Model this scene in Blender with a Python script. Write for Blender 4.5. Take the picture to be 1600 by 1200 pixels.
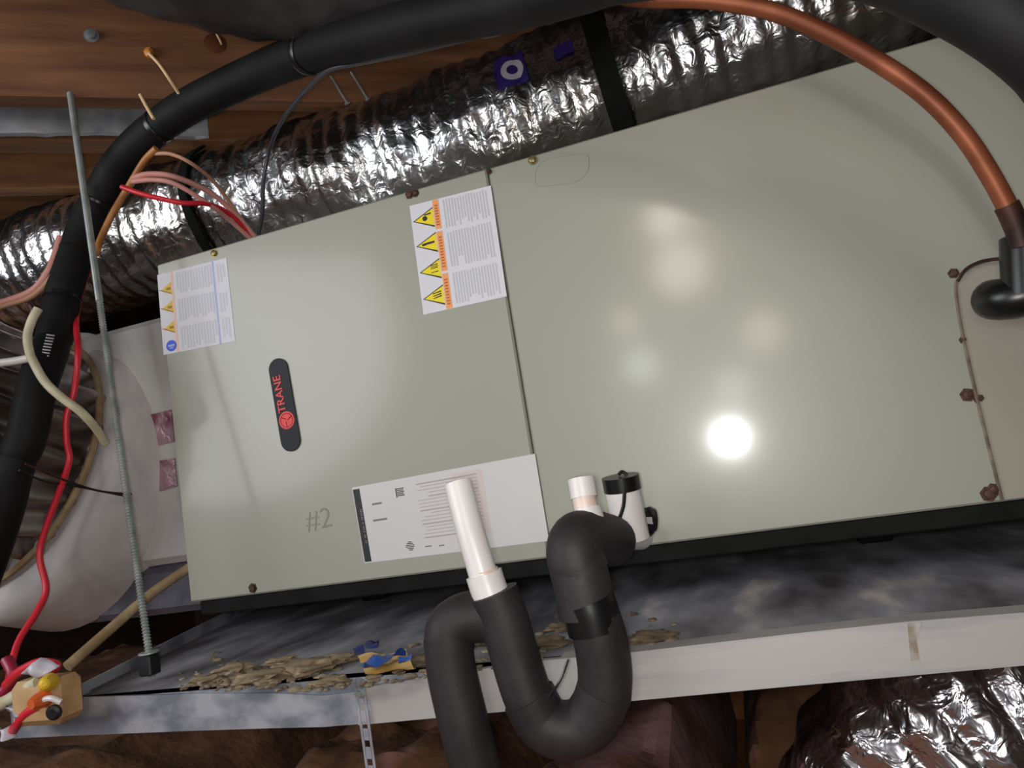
import bpy, bmesh, math, random
from mathutils import Vector, Matrix, noise
random.seed(7)
for o in list(bpy.data.objects): bpy.data.objects.remove(o)
S = bpy.context.scene
COL = S.collection
PI = math.pi

# ------------------------------------------------------------------ camera
FOC = 1111.62
CP = Vector((0.84891, -0.93170, 0.11713))
RX = Vector((0.94126709, 0.29849879, -0.15784406))     # image right
RY = Vector((-0.18724191, 0.07240922, -0.97964145))    # image down
RZ = Vector((-0.28099242, 0.95165928, 0.1240479))      # view direction
cam = bpy.data.cameras.new('camera'); co = bpy.data.objects.new('camera', cam); COL.objects.link(co)
m = Matrix((RX, -RY, -RZ)).transposed().to_4x4(); m.translation = CP
co.matrix_world = m
cam.sensor_fit = 'HORIZONTAL'; cam.sensor_width = 36; cam.lens = 36 * FOC / 1600
cam.clip_start = 0.02
S.camera = co

# ------------------------------------------------------------------ light and exposure
S.view_settings.view_transform = 'Standard'; S.view_settings.look = 'None'
S.view_settings.gamma = 1; S.view_settings.use_curve_mapping = False
S.view_settings.exposure = -0.04
W = bpy.data.worlds.new('attic_air'); S.world = W; W.use_nodes = True
bg = W.node_tree.nodes['Background']; bg.inputs[0].default_value = (0.90, 0.95, 1.0, 1); bg.inputs[1].default_value = 0.11
def lamp(name, typ, loc, power, col, size=.05, target=None, spread=None):
    l = bpy.data.lights.new(name, typ); l.energy = power; l.color = col
    if typ == 'AREA':
        l.shape = 'DISK'; l.size = size
        if spread: l.spread = spread
    else: l.shadow_soft_size = size
    o = bpy.data.objects.new(name, l); COL.objects.link(o); o.location = loc
    if target is not None:
        o.rotation_euler = (Vector(target) - Vector(loc)).to_track_quat('-Z', 'Y').to_euler()
    return o
# the phone's own flash, beside the lens
lamp('phone_flash', 'AREA', CP + Vector((-.012, -.004, .004)), 4.1, (1, .985, .96), .05, CP + Vector((-.012, -.004, .004)) + Vector((-.12, 1, .1)))
# unseen fill light added at the left to brighten the left end of the unit
lamp('left_fill', 'AREA', (-.95, -1.40, .80), 26.0, (.94, .97, 1), 1.3, (.25, 0, .3))
# unseen lights added to put blurred bright reflections in the gloss of the panel
for loc, pw, c, s in (((.89, -2.0, 1.10), .55, (1, .88, .78), .17), ((.74, -2.0, 1.05), .5, (1, .9, .82), .14), ((.77, -2.0, .83), .8, (1, .9, .8), .22),
                      ((.51, -2.0, .66), .16, (1, .88, .78), .10), ((.54, -2.0, .47), .3, (.9, 1, .97), .13), ((1.03, -2.0, .51), .3, (1, .86, .76), .14),
                      ((.88, -2.0, .32), .2, (.92, 1, .97), .12)):
    lamp('reflection_light', 'AREA', loc, pw * 3.2, c, s, (CP.x, 0, loc[2] * .4))

# ------------------------------------------------------------------ helpers
def Lin(c): return tuple((x / 255 / 12.92 if x <= 10 else ((x / 255 + .055) / 1.055) ** 2.4) for x in c)
def ray(x, y): return RZ + RX * ((x - 800) / FOC) + RY * ((y - 600) / FOC)
def dp(x, y, d): return CP + ray(x, y) * d                              # point at a depth along the view
def aY(x, y, Y=0.0): r = ray(x, y); return CP + r * ((Y - CP.y) / r.y)   # point on an upright plane
def aZ(x, y, Z): r = ray(x, y); return CP + r * ((Z - CP.z) / r.z)
def smooth(pts, n=8):
    pts = [Vector(p) for p in pts]
    if len(pts) < 3: 
        return [pts[0].lerp(pts[-1], i / n) for i in range(n + 1)]
    out = []; P = [pts[0] * 2 - pts[1]] + pts + [pts[-1] * 2 - pts[-2]]
    for i in range(1, len(P) - 2):
        a, b, c, d = P[i - 1:i + 3]
        for k in range(n):
            t = k / n
            out.append(.5 * ((2 * b) + (c - a) * t + (2 * a - 5 * b + 4 * c - d) * t * t + (3 * b - a - 3 * c + d) * t ** 3))
    out.append(pts[-1]); return out
def frames(path):
    T = []
    for i in range(len(path)):
        a = path[max(i - 1, 0)]; b = path[min(i + 1, len(path) - 1)]; T.append((b - a).normalized())
    u = T[0].orthogonal().normalized(); F = []
    for t in T:
        u = (u - t * u.dot(t)).normalized(); F.append((t, u, t.cross(u)))
    return F

class MB:
    def __init__(s): s.v = []; s.f = []
    def add(s, v, f):
        o = len(s.v); s.v += [Vector(p) for p in v]; s.f += [tuple(i + o for i in q) for q in f]; return s
    def tube(s, path, r, n=12, cap=True, rf=None):
        path = [Vector(p) for p in path]; F = frames(path); v = []; f = []; N = len(path)
        for i, (p, (t, a, b)) in enumerate(zip(path, F)):
            rr = rf(i / (N - 1)) if rf else r
            for k in range(n):
                th = 2 * PI * k / n; v.append(p + (a * math.cos(th) + b * math.sin(th)) * rr)
        for i in range(N - 1):
            for k in range(n):
                f.append((i * n + k, i * n + (k + 1) % n, (i + 1) * n + (k + 1) % n, (i + 1) * n + k))
        if cap: f.append(tuple(reversed(range(n)))); f.append(tuple((N - 1) * n + k for k in range(n)))
        return s.add(v, f)
    def box(s, lo, hi, bev=0.0, M=None):
        bm = bmesh.new(); bmesh.ops.create_cube(bm, size=1)
        lo = Vector(lo); hi = Vector(hi); c = (lo + hi) / 2; d = hi - lo
        for v in bm.verts: v.co = Vector((v.co.x * d.x, v.co.y * d.y, v.co.z * d.z)) + c
        if bev: bmesh.ops.bevel(bm, geom=bm.edges[:], offset=bev, segments=1, affect='EDGES', profile=.6)
        bm.verts.index_update()
        vs = [(M @ v.co if M else v.co.copy()) for v in bm.verts]
        s.add(vs, [tuple(v.index for v in f.verts) for f in bm.faces]); bm.free(); return s
    def prism(s, poly, off):                    # closed polygon swept by a vector
        n = len(poly); off = Vector(off); v = [Vector(p) for p in poly] + [Vector(p) + off for p in poly]
        f = [tuple(range(n)), tuple(reversed(range(n, 2 * n)))] + [(i, i + n, (i + 1) % n + n, (i + 1) % n) for i in range(n)]
        return s.add(v, [tuple(reversed(q)) for q in f])
    def lathe(s, base, axis, prof, n=20):       # prof: (height, radius) along the axis
        axis = Vector(axis).normalized(); a = axis.orthogonal().normalized(); b = axis.cross(a); v = []; f = []; N = len(prof)
        for h, r in prof:
            for k in range(n):
                th = 2 * PI * k / n; v.append(Vector(base) + axis * h + (a * math.cos(th) + b * math.sin(th)) * max(r, 1e-4))
        for i in range(N - 1):
            for k in range(n): f.append((i * n + k, i * n + (k + 1) % n, (i + 1) * n + (k + 1) % n, (i + 1) * n + k))
        f.append(tuple(reversed(range(n)))); f.append(tuple((N - 1) * n + k for k in range(n)))
        return s.add(v, f)
    def blob(s, c, r, sc=(1, 1, 1), amp=.25, fr=2.0, sub=2):
        bm = bmesh.new(); bmesh.ops.create_icosphere(bm, subdivisions=sub, radius=1)
        sd = Vector((random.random() * 50, random.random() * 50, 3))
        bm.verts.index_update(); vs = []
        for v in bm.verts:
            k = 1 + amp * noise.noise(v.co * fr + sd); vs.append(Vector(c) + Vector((v.co.x * sc[0], v.co.y * sc[1], v.co.z * sc[2])) * (r * k))
        s.add(vs, [tuple(v.index for v in f.verts) for f in bm.faces]); bm.free(); return s
    def build(s, name, mat, parent=None, sharp=28, loc=None):
        root = parent
        while root is not None and root.parent is not None: root = root.parent
        off = Vector(root['base']) if root is not None else (Vector(loc) if loc is not None else Vector((0, 0, 0)))
        me = bpy.data.meshes.new(name); me.from_pydata([p - off for p in s.v], [], s.f); me.validate()
        bm = bmesh.new(); bm.from_mesh(me); bmesh.ops.recalc_face_normals(bm, faces=bm.faces[:]); bm.to_mesh(me); bm.free()
        me.materials.append(mat); o = bpy.data.objects.new(name, me); COL.objects.link(o)
        me.polygons.foreach_set('use_smooth', [True] * len(me.polygons)); me.set_sharp_from_angle(angle=math.radians(sharp))
        if parent is not None: o.parent = parent
        else: o.location = off
        if parent is None: o['base'] = tuple(off)
        return o
def tag(o, label=None, cat=None, group=None, kind=None):
    if label: o['label'] = label
    if cat: o['category'] = cat
    if group: o['group'] = group
    if kind: o['kind'] = kind
    return o
def thing(name, label, cat, base, group=None):
    o = bpy.data.objects.new(name, None); COL.objects.link(o); o.location = base; o['base'] = tuple(base)
    o.empty_display_size = .05
    return tag(o, label, cat, group)
def px(pts, n=8): return smooth([dp(*p) for p in pts], n)

# ------------------------------------------------------------------ materials
def mat(name, c1, c2=None, scale=8, rough=.6, metal=0, bump=0, bscale=60, stretch=(1, 1, 1), lo=.4, hi=.6, coat=0, crough=.2, spec=.5, detail=5, c3=None, rough2=None):
    M = bpy.data.materials.new(name); M.use_nodes = True; nt = M.node_tree; N = nt.nodes; L = nt.links
    b = N['Principled BSDF']; b.inputs['Roughness'].default_value = rough; b.inputs['Metallic'].default_value = metal
    b.inputs['Specular IOR Level'].default_value = spec
    b.inputs['Coat Weight'].default_value = coat; b.inputs['Coat Roughness'].default_value = crough
    tc = N.new('ShaderNodeTexCoord'); mp = N.new('ShaderNodeMapping'); mp.inputs['Scale'].default_value = stretch
    L.new(tc.outputs['Object'], mp.inputs[0])
    b.inputs['Base Color'].default_value = (*Lin(c1), 1)
    if c2:
        n = N.new('ShaderNodeTexNoise'); n.inputs['Scale'].default_value = scale; n.inputs['Detail'].default_value = detail
        r = N.new('ShaderNodeValToRGB'); e = r.color_ramp.elements
        e[0].position = lo; e[0].color = (*Lin(c1), 1); e[1].position = hi; e[1].color = (*Lin(c2), 1)
        if c3: x = e.new(min(hi + .12, 1)); x.color = (*Lin(c3), 1)
        L.new(mp.outputs[0], n.inputs['Vector']); L.new(n.outputs['Fac'], r.inputs[0]); L.new(r.outputs[0], b.inputs['Base Color'])
        if rough2 is not None:
            mr = N.new('ShaderNodeMapRange'); mr.inputs[1].default_value = lo; mr.inputs[2].default_value = hi
            mr.inputs[3].default_value = rough; mr.inputs[4].default_value = rough2
            L.new(n.outputs['Fac'], mr.inputs[0]); L.new(mr.outputs[0], b.inputs['Roughness'])
    if bump:
        n2 = N.new('ShaderNodeTexNoise'); n2.inputs['Scale'].default_value = bscale; n2.inputs['Detail'].default_value = 4
        bp = N.new('ShaderNodeBump'); bp.inputs['Strength'].default_value = bump; bp.inputs['Distance'].default_value = .004
        L.new(mp.outputs[0], n2.inputs['Vector']); L.new(n2.outputs['Fac'], bp.inputs['Height']); L.new(bp.outputs[0], b.inputs['Normal'])
    return M
def foil_mat(name, c1, c2, rough=.16, scale=5, vs=26, strength=.5, dist=.006):
    M = mat(name, c1, c2, scale, rough, 1.0, lo=.42, hi=.62); nt = M.node_tree; N = nt.nodes; L = nt.links; b = N['Principled BSDF']
    tc = N.new('ShaderNodeTexCoord')
    v = N.new('ShaderNodeTexVoronoi'); v.inputs['Scale'].default_value = vs; v.feature = 'F1'
    n = N.new('ShaderNodeTexNoise'); n.inputs['Scale'].default_value = vs * 1.4; n.inputs['Detail'].default_value = 2.5; n.inputs['Distortion'].default_value = 1.0
    add = N.new('ShaderNodeMath'); add.operation = 'MULTIPLY_ADD'; add.inputs[1].default_value = .6
    bp = N.new('ShaderNodeBump'); bp.inputs['Strength'].default_value = strength; bp.inputs['Distance'].default_value = dist
    L.new(tc.outputs['Object'], v.inputs['Vector']); L.new(tc.outputs['Object'], n.inputs['Vector'])
    L.new(v.outputs['Distance'], add.inputs[0]); L.new(n.outputs['Fac'], add.inputs[2]); L.new(add.outputs[0], bp.inputs['Height']); L.new(bp.outputs[0], b.inputs['Normal'])
    return M
m_panel = mat('panel_paint', (158, 158, 146), (154, 154, 142), 3, .42, 0, .012, 90, coat=.4, crough=.135, lo=.3, hi=.7)
m_cover = mat('cover_paint', (160, 156, 144), (154, 148, 136), 4, .5, 0, .02, 60)
m_black = mat('black_gasket', (12, 13, 12), (20, 21, 20), 20, .8, spec=.2)
m_tube = mat('black_foam_rubber', (16, 16, 17), (23, 22, 24), 14, .65, 0, .12, 60, spec=.22)
m_foam = mat('trap_foam', (33, 30, 32), (43, 39, 41), 16, .6, 0, .15, 70, spec=.35)
m_tape = mat('black_tape', (16, 16, 17), None, rough=.32)
m_foil = foil_mat('duct_foil', (226, 226, 230), (204, 200, 196), .25, 5, 34, .6, .005)
m_foil2 = foil_mat('boot_foil', (190, 184, 186), (150, 136, 132), .36, 6, 12, .35, .006)
m_strip = mat('strip_foil', (186, 188, 192), (150, 150, 154), 14, .4, .4, .2, 30)
m_foil3 = foil_mat('low_foil', (222, 216, 220), (186, 174, 176), .2, 5, 30, .7, .006)
m_sleeve = mat('grey_plastic_sleeve', (38, 34, 36), (52, 48, 50), 7, .38, 0, .5, 25)
m_wood = mat('joist_wood', (102, 64, 42), (142, 98, 64), 9, .65, 0, .25, 40, (.35, 6, 3.0), .35, .68, c3=(168, 118, 78))
m_wood2 = mat('old_wood', (104, 64, 38), (150, 104, 62), 9, .7, 0, .25, 40, (.35, 6, 3), .35, .65)
m_deck = mat('roof_board', (52, 38, 30), (76, 54, 42), 8, .8, 0, .3, 40, (6, .4, 3), .35, .65)
m_knot = mat('knot_wood', (84, 40, 18), (110, 58, 28), 30, .6)
m_galv = mat('galvanized', (176, 178, 186), (120, 123, 134), 16, .42, .35, .08, 40, (1, 1, 1.6), .38, .6, rough2=.5)
m_white = mat('flash_whitened_metal', (166, 163, 162), (142, 141, 146), 14, .5, .1, .05, 40, (.4, 1, 3), .5, .72)  # whitening by the near flash put into the rail colour
m_pan = mat('stained_pan', (78, 76, 80), (150, 150, 158), 7, .75, 0, .3, 40, (1.5, .55, 1), .38, .60, c3=(214, 208, 206), rough2=.7, detail=8)
m_rod = mat('zinc_rod', (170, 176, 174), (140, 146, 144), 30, .4, .4)
m_cop = mat('copper', (156, 90, 60), (126, 68, 44), 12, .5, .45)
m_copd = mat('oxidised_copper', (80, 50, 42), (50, 36, 32), 30, .55, .5)
m_pvc = mat('white_pvc', (222, 218, 216), (214, 208, 206), 10, .35)
m_pvcp = mat('primer_stained_pvc', (222, 206, 196), (206, 176, 160), 20, .4)
m_label = mat('label_paper', (214, 214, 222), None, rough=.5)
m_name = mat('nameplate_foil', (206, 204, 204), None, rough=.35, coat=.3)
m_print = mat('grey_print', (188, 189, 197), None, rough=.5)
m_print2 = mat('dark_print', (120, 118, 120), None, rough=.5)
m_printb = mat('black_print', (30, 28, 32), None, rough=.5)
m_yel = mat('warning_yellow', (238, 214, 10), None, rough=.5)
m_yel2 = mat('warning_amber', (226, 186, 40), None, rough=.5)
m_ora = mat('warning_orange', (234, 158, 96), None, rough=.5)
m_oraD = mat('orange_print', (188, 96, 44), None, rough=.5)
m_pale = mat('pale_orange', (236, 190, 172), None, rough=.5)
m_blue = mat('sign_blue', (56, 88, 214), None, rough=.5)
m_lilac = mat('blue_print', (172, 176, 220), None, rough=.5)
m_badge = mat('badge_black', (24, 25, 33), None, rough=.5, spec=.25)
m_red = mat('badge_red', (222, 38, 38), None, rough=.45)
m_marker = mat('pencil_mark', (136, 136, 127), None, rough=.7)
m_rust = mat('rusty_screw', (66, 42, 36), (92, 66, 54), 200, .7, .3)
m_brass = mat('brass_screw', (150, 136, 92), (120, 106, 70), 200, .4, .6)
m_pinkw = mat('pink_wire', (206, 146, 136), None, rough=.45)
m_tanw = mat('tan_wire', (186, 140, 112), None, rough=.5)
m_brown = mat('brown_cable', (176, 118, 58), (150, 92, 40), 30, .45)
m_redw = mat('red_wire', (208, 36, 54), None, rough=.4)
m_cream = mat('cream_cable', (206, 200, 172), (188, 180, 150), 40, .5)
m_lath = mat('tan_lath', (168, 146, 112), (140, 116, 84), 30, .7)
m_twine = mat('twine', (214, 184, 140), None, rough=.8)
m_glue = mat('amber_glue', (206, 128, 52), None, rough=.4)
m_mastic = mat('white_mastic', (206, 202, 202), (182, 178, 180), 7, .6, 0, .3, 30)
m_plen = mat('plenum_board', (200, 199, 196), (184, 182, 182), 6, .55, 0, .1, 30)
m_plend = mat('plenum_metal', (112, 112, 124), (80, 78, 90), 8, .45, .3, .2, 20)
m_redtape = foil_mat('printed_foil_tape', (206, 170, 184), (150, 84, 104), .35, 24, 30)
m_ins = mat('kraft_insulation', (86, 56, 38), (126, 88, 62), 9, .9, 0, 1.0, 45, lo=.35, hi=.6, c3=(160, 116, 110))
m_ins2 = mat('pink_insulation', (150, 112, 116), (110, 72, 58), 10, .95, 0, .9, 40, lo=.4, hi=.65)
m_ins3 = mat('brown_board', (108, 62, 36), (140, 88, 54), 6, .8, 0, .5, 30, (3, 1, 1))
m_foamc = mat('old_spray_foam', (148, 132, 106), (110, 92, 68), 30, .85, 0, .5, 80, c3=(176, 164, 146))
m_tan = mat('tan_box', (190, 156, 112), (170, 134, 92), 16, .7)
m_wrapb = mat('blue_film', (40, 78, 150), None, rough=.4)
m_wrapn = mat('navy_film', (26, 32, 96), None, rough=.4)
m_wrapy = mat('tan_film', (226, 190, 124), (206, 160, 80), 20, .5)
m_purple = mat('purple_print', (52, 40, 112), None, rough=.35)
m_pwhite = mat('print_white', (190, 186, 196), None, rough=.35)
m_nut = mat('dark_nut', (24, 24, 28), None, rough=.5)

# ------------------------------------------------------------------ the setting
JD = Vector((.811, .585, 0)).normalized(); JN = Vector((-JD.y, JD.x, 0))    # direction of the ceiling joists
JROT = math.atan2(JD.y, JD.x)
fl = MB(); fl.box((-3.2, -2.6, -.62), (3.4, 3.0, -.58)); f = fl.build('floor', m_ins3); tag(f, kind='structure')
wl = MB(); wl.box((-2.2, -2.6, -.58), (-2.16, 3.0, 1.3)); tag(wl.build('wall_left', m_deck), kind='structure')
wr = MB(); wr.box((1.95, -2.6, -.58), (1.99, 3.0, 1.3)); tag(wr.build('light_block_right', m_deck), kind='structure')  # unseen wall added to block ambient light from the right
wb = MB(); wb.box((-2.2, 2.4, -.58), (3.4, 2.44, 1.3)); tag(wb.build('wall_back', m_deck), kind='structure')
ce = bpy.data.objects.new('ceiling', None); COL.objects.link(ce); ce.location = (0, 0, 1.115); ce['base'] = (0, 0, 1.115); ce['kind'] = 'structure'
def jm(z=0): return Matrix.Translation((0, 0, z)) @ Matrix.Rotation(JROT, 4, 'Z')
for k in range(22):                                     # roof boards across the joists
    x0 = -2.2 + k * .2
    b = MB(); b.box((x0 + .003, -2.3, 1.115 + random.uniform(0, .003)), (x0 + .197, 2.6, 1.135), .002, jm()); b.build('board', m_deck, ce)

def joist(p0, a0, a1, z0, h, t, label, m=m_wood):
    o = MB(); o.box((a0, 0, 0), (a1, t, h), .003)
    j = o.build('wooden_joist', m); j.matrix_world = Matrix.Translation(JN * p0 + Vector((0, 0, z0))) @ Matrix.Rotation(JROT, 4, 'Z')
    j['base'] = tuple(JN * p0 + Vector((0, 0, z0)))
    return tag(j, label, 'joist', 'ceiling joists')
joist(-.014, -1.6, 1.9, .84, .272, .040, 'front wooden ceiling joist with a bolt and a knot, threaded rod hangs below')
joist(.145, -1.8, 2.0, .845, .267, .052, 'second wooden joist behind the silver foil strip, pale lit underside', m_wood2)
joist(.345, -2.0, 2.2, .845, .267, .040, 'rearmost brown joist just above the grey foil duct at left', m_wood2)
joist(.72, -2.0, 2.2, .845, .267, .040, 'dark joist far behind, mostly lost in shadow above the duct', m_wood2)
# ceiling foil strip between the joists
def foilsheet(p, a0, a1, z0, z1):
    b = MB(); nx, nz = 90, 10; v = []; fc = []
    for s in (0, 1):
        for i in range(nx + 1):
            for k in range(nz + 1):
                a = a0 + (a1 - a0) * i / nx; z = z0 + (z1 - z0) * k / nz
                d = .016 * noise.noise(Vector((a * 14, z * 9, 2))) + .008 * noise.noise(Vector((a * 40, z * 30, 5)))
                zz = z + .008 * noise.noise(Vector((a * 8, 1, 1))) * (k == 0)
                v.append(JD * a + JN * (p + d + s * .012) + Vector((0, 0, zz)))
        o = s * (nx + 1) * (nz + 1)
        for i in range(nx):
            for k in range(nz):
                q = (o + i * (nz + 1) + k, o + (i + 1) * (nz + 1) + k, o + (i + 1) * (nz + 1) + k + 1, o + i * (nz + 1) + k + 1); fc.append(q)
    n = (nx + 1) * (nz + 1)
    for i in range(nx): fc.append((i * (nz + 1), (i + 1) * (nz + 1), n + (i + 1) * (nz + 1), n + i * (nz + 1)))
    return b.add(v, fc)
fs = foilsheet(.085, -1.6, .1, .826, 1.1)
tag(fs.build('foil_insulation', m_strip), 'dull silver foil strip tucked between the first two wooden joists', 'insulation')

# fibreglass and boards on the attic floor
def batt(x0, x1, y0, y1, z, h, fr, amp, name, m, label, cat='insulation'):
    b = MB(); n = 46; mm = 34; v = []; fc = []
    for i in range(n + 1):
        for k in range(mm + 1):
            x = x0 + (x1 - x0) * i / n; y = y0 + (y1 - y0) * k / mm
            e = min(1, 5 * min(i / n, 1 - i / n, k / mm, 1 - k / mm) + .0)
            zz = z + h * (e ** .5) + amp * e * (noise.noise(Vector((x * fr, y * fr, z))) + .5 * noise.noise(Vector((x * fr * 3, y * fr * 3, 4))))
            v.append((x, y, zz))
    for i in range(n):
        for k in range(mm): fc.append((i * (mm + 1) + k, (i + 1) * (mm + 1) + k, (i + 1) * (mm + 1) + k + 1, i * (mm + 1) + k + 1))
    ring = [i * (mm + 1) for i in range(n + 1)] + [n * (mm + 1) + k for k in range(1, mm + 1)] + [i * (mm + 1) + mm for i in range(n - 1, -1, -1)] + [k for k in range(mm - 1, 0, -1)]
    fc.append(tuple(ring)); b.add(v, fc)
    return tag(b.build(name, m), label, cat)
batt(-1.9, -.12, -.3, 1.5, -.58, .30, 6, .05, 'insulation_batt', m_ins, 'dark brown insulation heap on the attic floor left of the unit')
batt(-.10, .40, -.1, 1.6, -.58, .24, 7, .04, 'insulation_batt', m_ins, 'brown kraft insulation batt under the left half of the rail')
batt(.42, .72, -.25, 1.6, -.58, .25, 8, .04, 'insulation_batt', m_ins2, 'pinkish insulation batt showing under the black pipe trap')
batt(.74, 1.25, .45, 1.6, -.58, .24, 7, .04, 'insulation_batt', m_ins, 'brown insulation batt between trap and lower right foil duct')
fb = MB(); fb.box((.28, 1.0, -.58), (.9, 1.04, .0), .003); tag(fb.build('wood_board', m_ins3), 'reddish wooden board upright in shadow beneath the unit', 'board')

# ------------------------------------------------------------------ flexible ducts
class Duct:
    def __init__(s, pts, r, pitch=.035, rib=.006, cr=.010, fr=11, seed=1, sag=1.0):
        s.path = smooth(pts, 24); s.F = frames(s.path); s.r = r; s.pitch = pitch; s.rib = rib; s.cr = cr; s.fr = fr; s.seed = seed
        s.len = [0]
        for a, b in zip(s.path, s.path[1:]): s.len.append(s.len[-1] + (b - a).length)
        s.L = s.len[-1]
        # fixed frame reference so that angle 0 is always the side turned up
    def at(s, l):
        import bisect
        i = min(max(bisect.bisect_right(s.len, l) - 1, 0), len(s.path) - 2); t = (l - s.len[i]) / (s.len[i + 1] - s.len[i])
        p = s.path[i].lerp(s.path[i + 1], t); T = s.F[i][0].lerp(s.F[i + 1][0], t).normalized()
        up = Vector((0, 0, 1)); up = (up - T * up.dot(T)).normalized(); return p, T, up, T.cross(up)
    def pt(s, l, th, off=0, raw=False):
        p, T, u, w = s.at(l); d = u * math.cos(th) + w * math.sin(th)
        q = p + d * s.r; sd = Vector((s.seed * 7.3, 0, 0))
        if raw: return q + d * off
        h = s.rib * (abs(math.sin(PI * l / s.pitch + .5 * math.sin(th * 2))) - .5)
        n1 = noise.noise(q * s.fr + sd); n2 = noise.noise(q * s.fr * 2.7 + sd); n3 = 1 - 2 * abs(noise.noise(q * s.fr * 1.6 - sd))
        h += s.cr * (n1 * 1.0 + n2 * .3 + n3 * .35)
        return q + d * (h + off)
    def patch(s, l0, l1, t0, t1, nl, nt, off=0, closed=False, thick=0, edge=0):
        b = MB(); v = []; fc = []
        for i in range(nl + 1):
            for k in range(nt + (0 if closed else 1)):
                l = l0 + (l1 - l0) * i / nl; th = t0 + (t1 - t0) * k / nt
                v.append(s.pt(min(max(l, 0), s.L), th, off))
        c = nt if closed else nt + 1
        for i in range(nl):
            for k in range(nt): fc.append((i * c + k, i * c + (k + 1) % c, (i + 1) * c + (k + 1) % c, (i + 1) * c + k))
        return b.add(v, fc)
    def find(s, x, y):                       # nearest surface point to a pixel, on the side turned to the viewer
        best = None
        for i in range(121):
            l = s.L * i / 120
            for k in range(72):
                th = 2 * PI * k / 72; q = s.pt(l, th, 0, True) - CP; dz = q.dot(RZ)
                if dz <= .1: continue
                p, T, u, w = s.at(l); n = u * math.cos(th) + w * math.sin(th)
                if n.dot(q) > 0: continue
                e = (800 + FOC * q.dot(RX) / dz - x) ** 2 + (600 + FOC * q.dot(RY) / dz - y) ** 2
                if best is None or e < best[0]: best = (e, l, th)
        return best[1], best[2]
D1 = Duct([aY(-330, 560, .27), aY(-120, 485, .27), aY(0, 447, .27), aY(230, 372, .27), aY(480, 302, .27), aY(720, 226, .27), aY(950, 138, .27), aY(1200, 38, .27), aY(1450, -60, .27), aY(1800, -200, .27), aY(2400, -440, .27)], .128, .034, .0045, .010, 10, 1)
t = thing('flex_duct', 'long crinkled silver foil flex duct lying along the top of the grey unit', 'duct', D1.path[0])
D1.patch(0, D1.L, 0, 2 * PI, 480, 110, 0, True).build('foil_sleeve', m_foil, t, 180)
def strap(D, x, y, w, par):
    l, th = D.find(x, y)
    b = MB(); v = []; fc = []; n = 60
    for k in range(n):
        a = 2 * PI * k / n
        for dl, off in ((-w / 2, .006), (w / 2, .006), (w / 2, .011), (-w / 2, .011)): v.append(D.pt(l + dl, a, off))
    for k in range(n):
        for j in range(4): fc.append((k * 4 + j, k * 4 + (j + 1) % 4, ((k + 1) % n) * 4 + (j + 1) % 4, ((k + 1) % n) * 4 + j))
    p, T, u, ww = D.at(l)
    b.add(v, fc); return b.build('strap', m_black, par)
strap(D1, 958, 120, .034, t); strap(D1, 305, 320, .022, t)
l, th = D1.find(795, 112)
lp = D1.patch(l - .03, l + .022, th - .2, th + .22, 16, 16, .004).build('printed_patch', m_purple, t, 180); lp['label'] = 'purple printed patch with white ring'
bm_ = MB(); v = []; fc = []
for k in range(24):
    a = 2 * PI * k / 24
    for rr in (.009, .019): v.append(D1.pt(l + rr * math.cos(a), th + .03 + rr * .9 * math.sin(a) / D1.r, .0062))
for k in range(24): fc.append((2 * k, 2 * k + 1, 2 * ((k + 1) % 24) + 1, 2 * ((k + 1) % 24)))
bm_.add(v, fc).build('ring_print', m_pwhite, lp, 180)
l, th = D1.find(868, 82)
D1.patch(l - .014, l + .018, th - .08, th + .10, 12, 12, .004).build('printed_patch', m_purple, t, 180)

D2 = Duct([aY(1400, 1480, .10), aY(1385, 1330, .1), aY(1405, 1215, .1), aY(1500, 1145, .09), aY(1640, 1105, .08), aY(1850, 1070, .06)], .125, .045, .007, .012, 9, 3)
t = thing('flex_duct', 'crumpled foil flex duct below the white rail at lower right', 'duct', D2.path[0])
D2.patch(0, D2.L, 0, 2 * PI, 170, 110, 0, True).build('foil_sleeve', m_foil3, t, 180)

# grey sleeve crossing above the refrigerant line
D3 = Duct([dp(-100, -250, 1.0), dp(100, -184, .97), dp(300, -122, .95), dp(480, -98, .93), dp(700, -112, .9), dp(950, -200, .88), dp(1350, -420, .84), dp(1800, -650, .84)], .125, .06, .003, .008, 8, 5)
t = thing('flex_duct', 'dark grey plastic sleeved duct at the top edge, above the black pipe', 'duct', D3.path[0])
D3.patch(0, D3.L, 0, 2 * PI, 200, 70, 0, True).build('plastic_sleeve', m_sleeve, t, 180)

# ------------------------------------------------------------------ supply plenum at the left end with a round boot
t = thing('supply_plenum', 'white mastic covered supply plenum at the left end of the grey unit', 'plenum', (-.2, .3, -.02))
b = MB(); b.box((-.36, .07, .059), (-.006, .48, .49), .012); b.build('plenum_box', m_plen, t)
b = MB(); b.box((-.03, .045, -.0), (-.004, .5, .53), .004); b.build('flange', m_galv, t)
b = MB(); b.box((-.40, .075, -.025), (-.02, .46, .058), .012); o = b.build('plenum_base', m_plend, t); o['label'] = 'bluish grey metal lower part'
for q, nm in ((((203, 655), (268, 640), (272, 690), (208, 705)), 'a'), (((212, 725), (272, 716), (276, 760), (214, 778)), 'b')):
    b = MB(); b.prism([aY(x, y, .066) for x, y in q], (0, .003, 0)); o = b.build('foil_tape', m_redtape, t); o['label'] = 'crinkled foil tape with red print'
oc = aY(20, 722, .02); ax = (-(RX * .74 + RY * .67) * .55 - RZ * .83).normalized()
b = MB(); b.lathe(oc - ax * .16, ax, [(0, .275), (.10, .272), (.14, .265), (.158, .245), (.164, .19)], 48); b.build('mastic_collar', m_mastic, t, 40)
b = MB(); ring = [];  aa = ax.orthogonal().normalized(); bb = ax.cross(aa)
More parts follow.
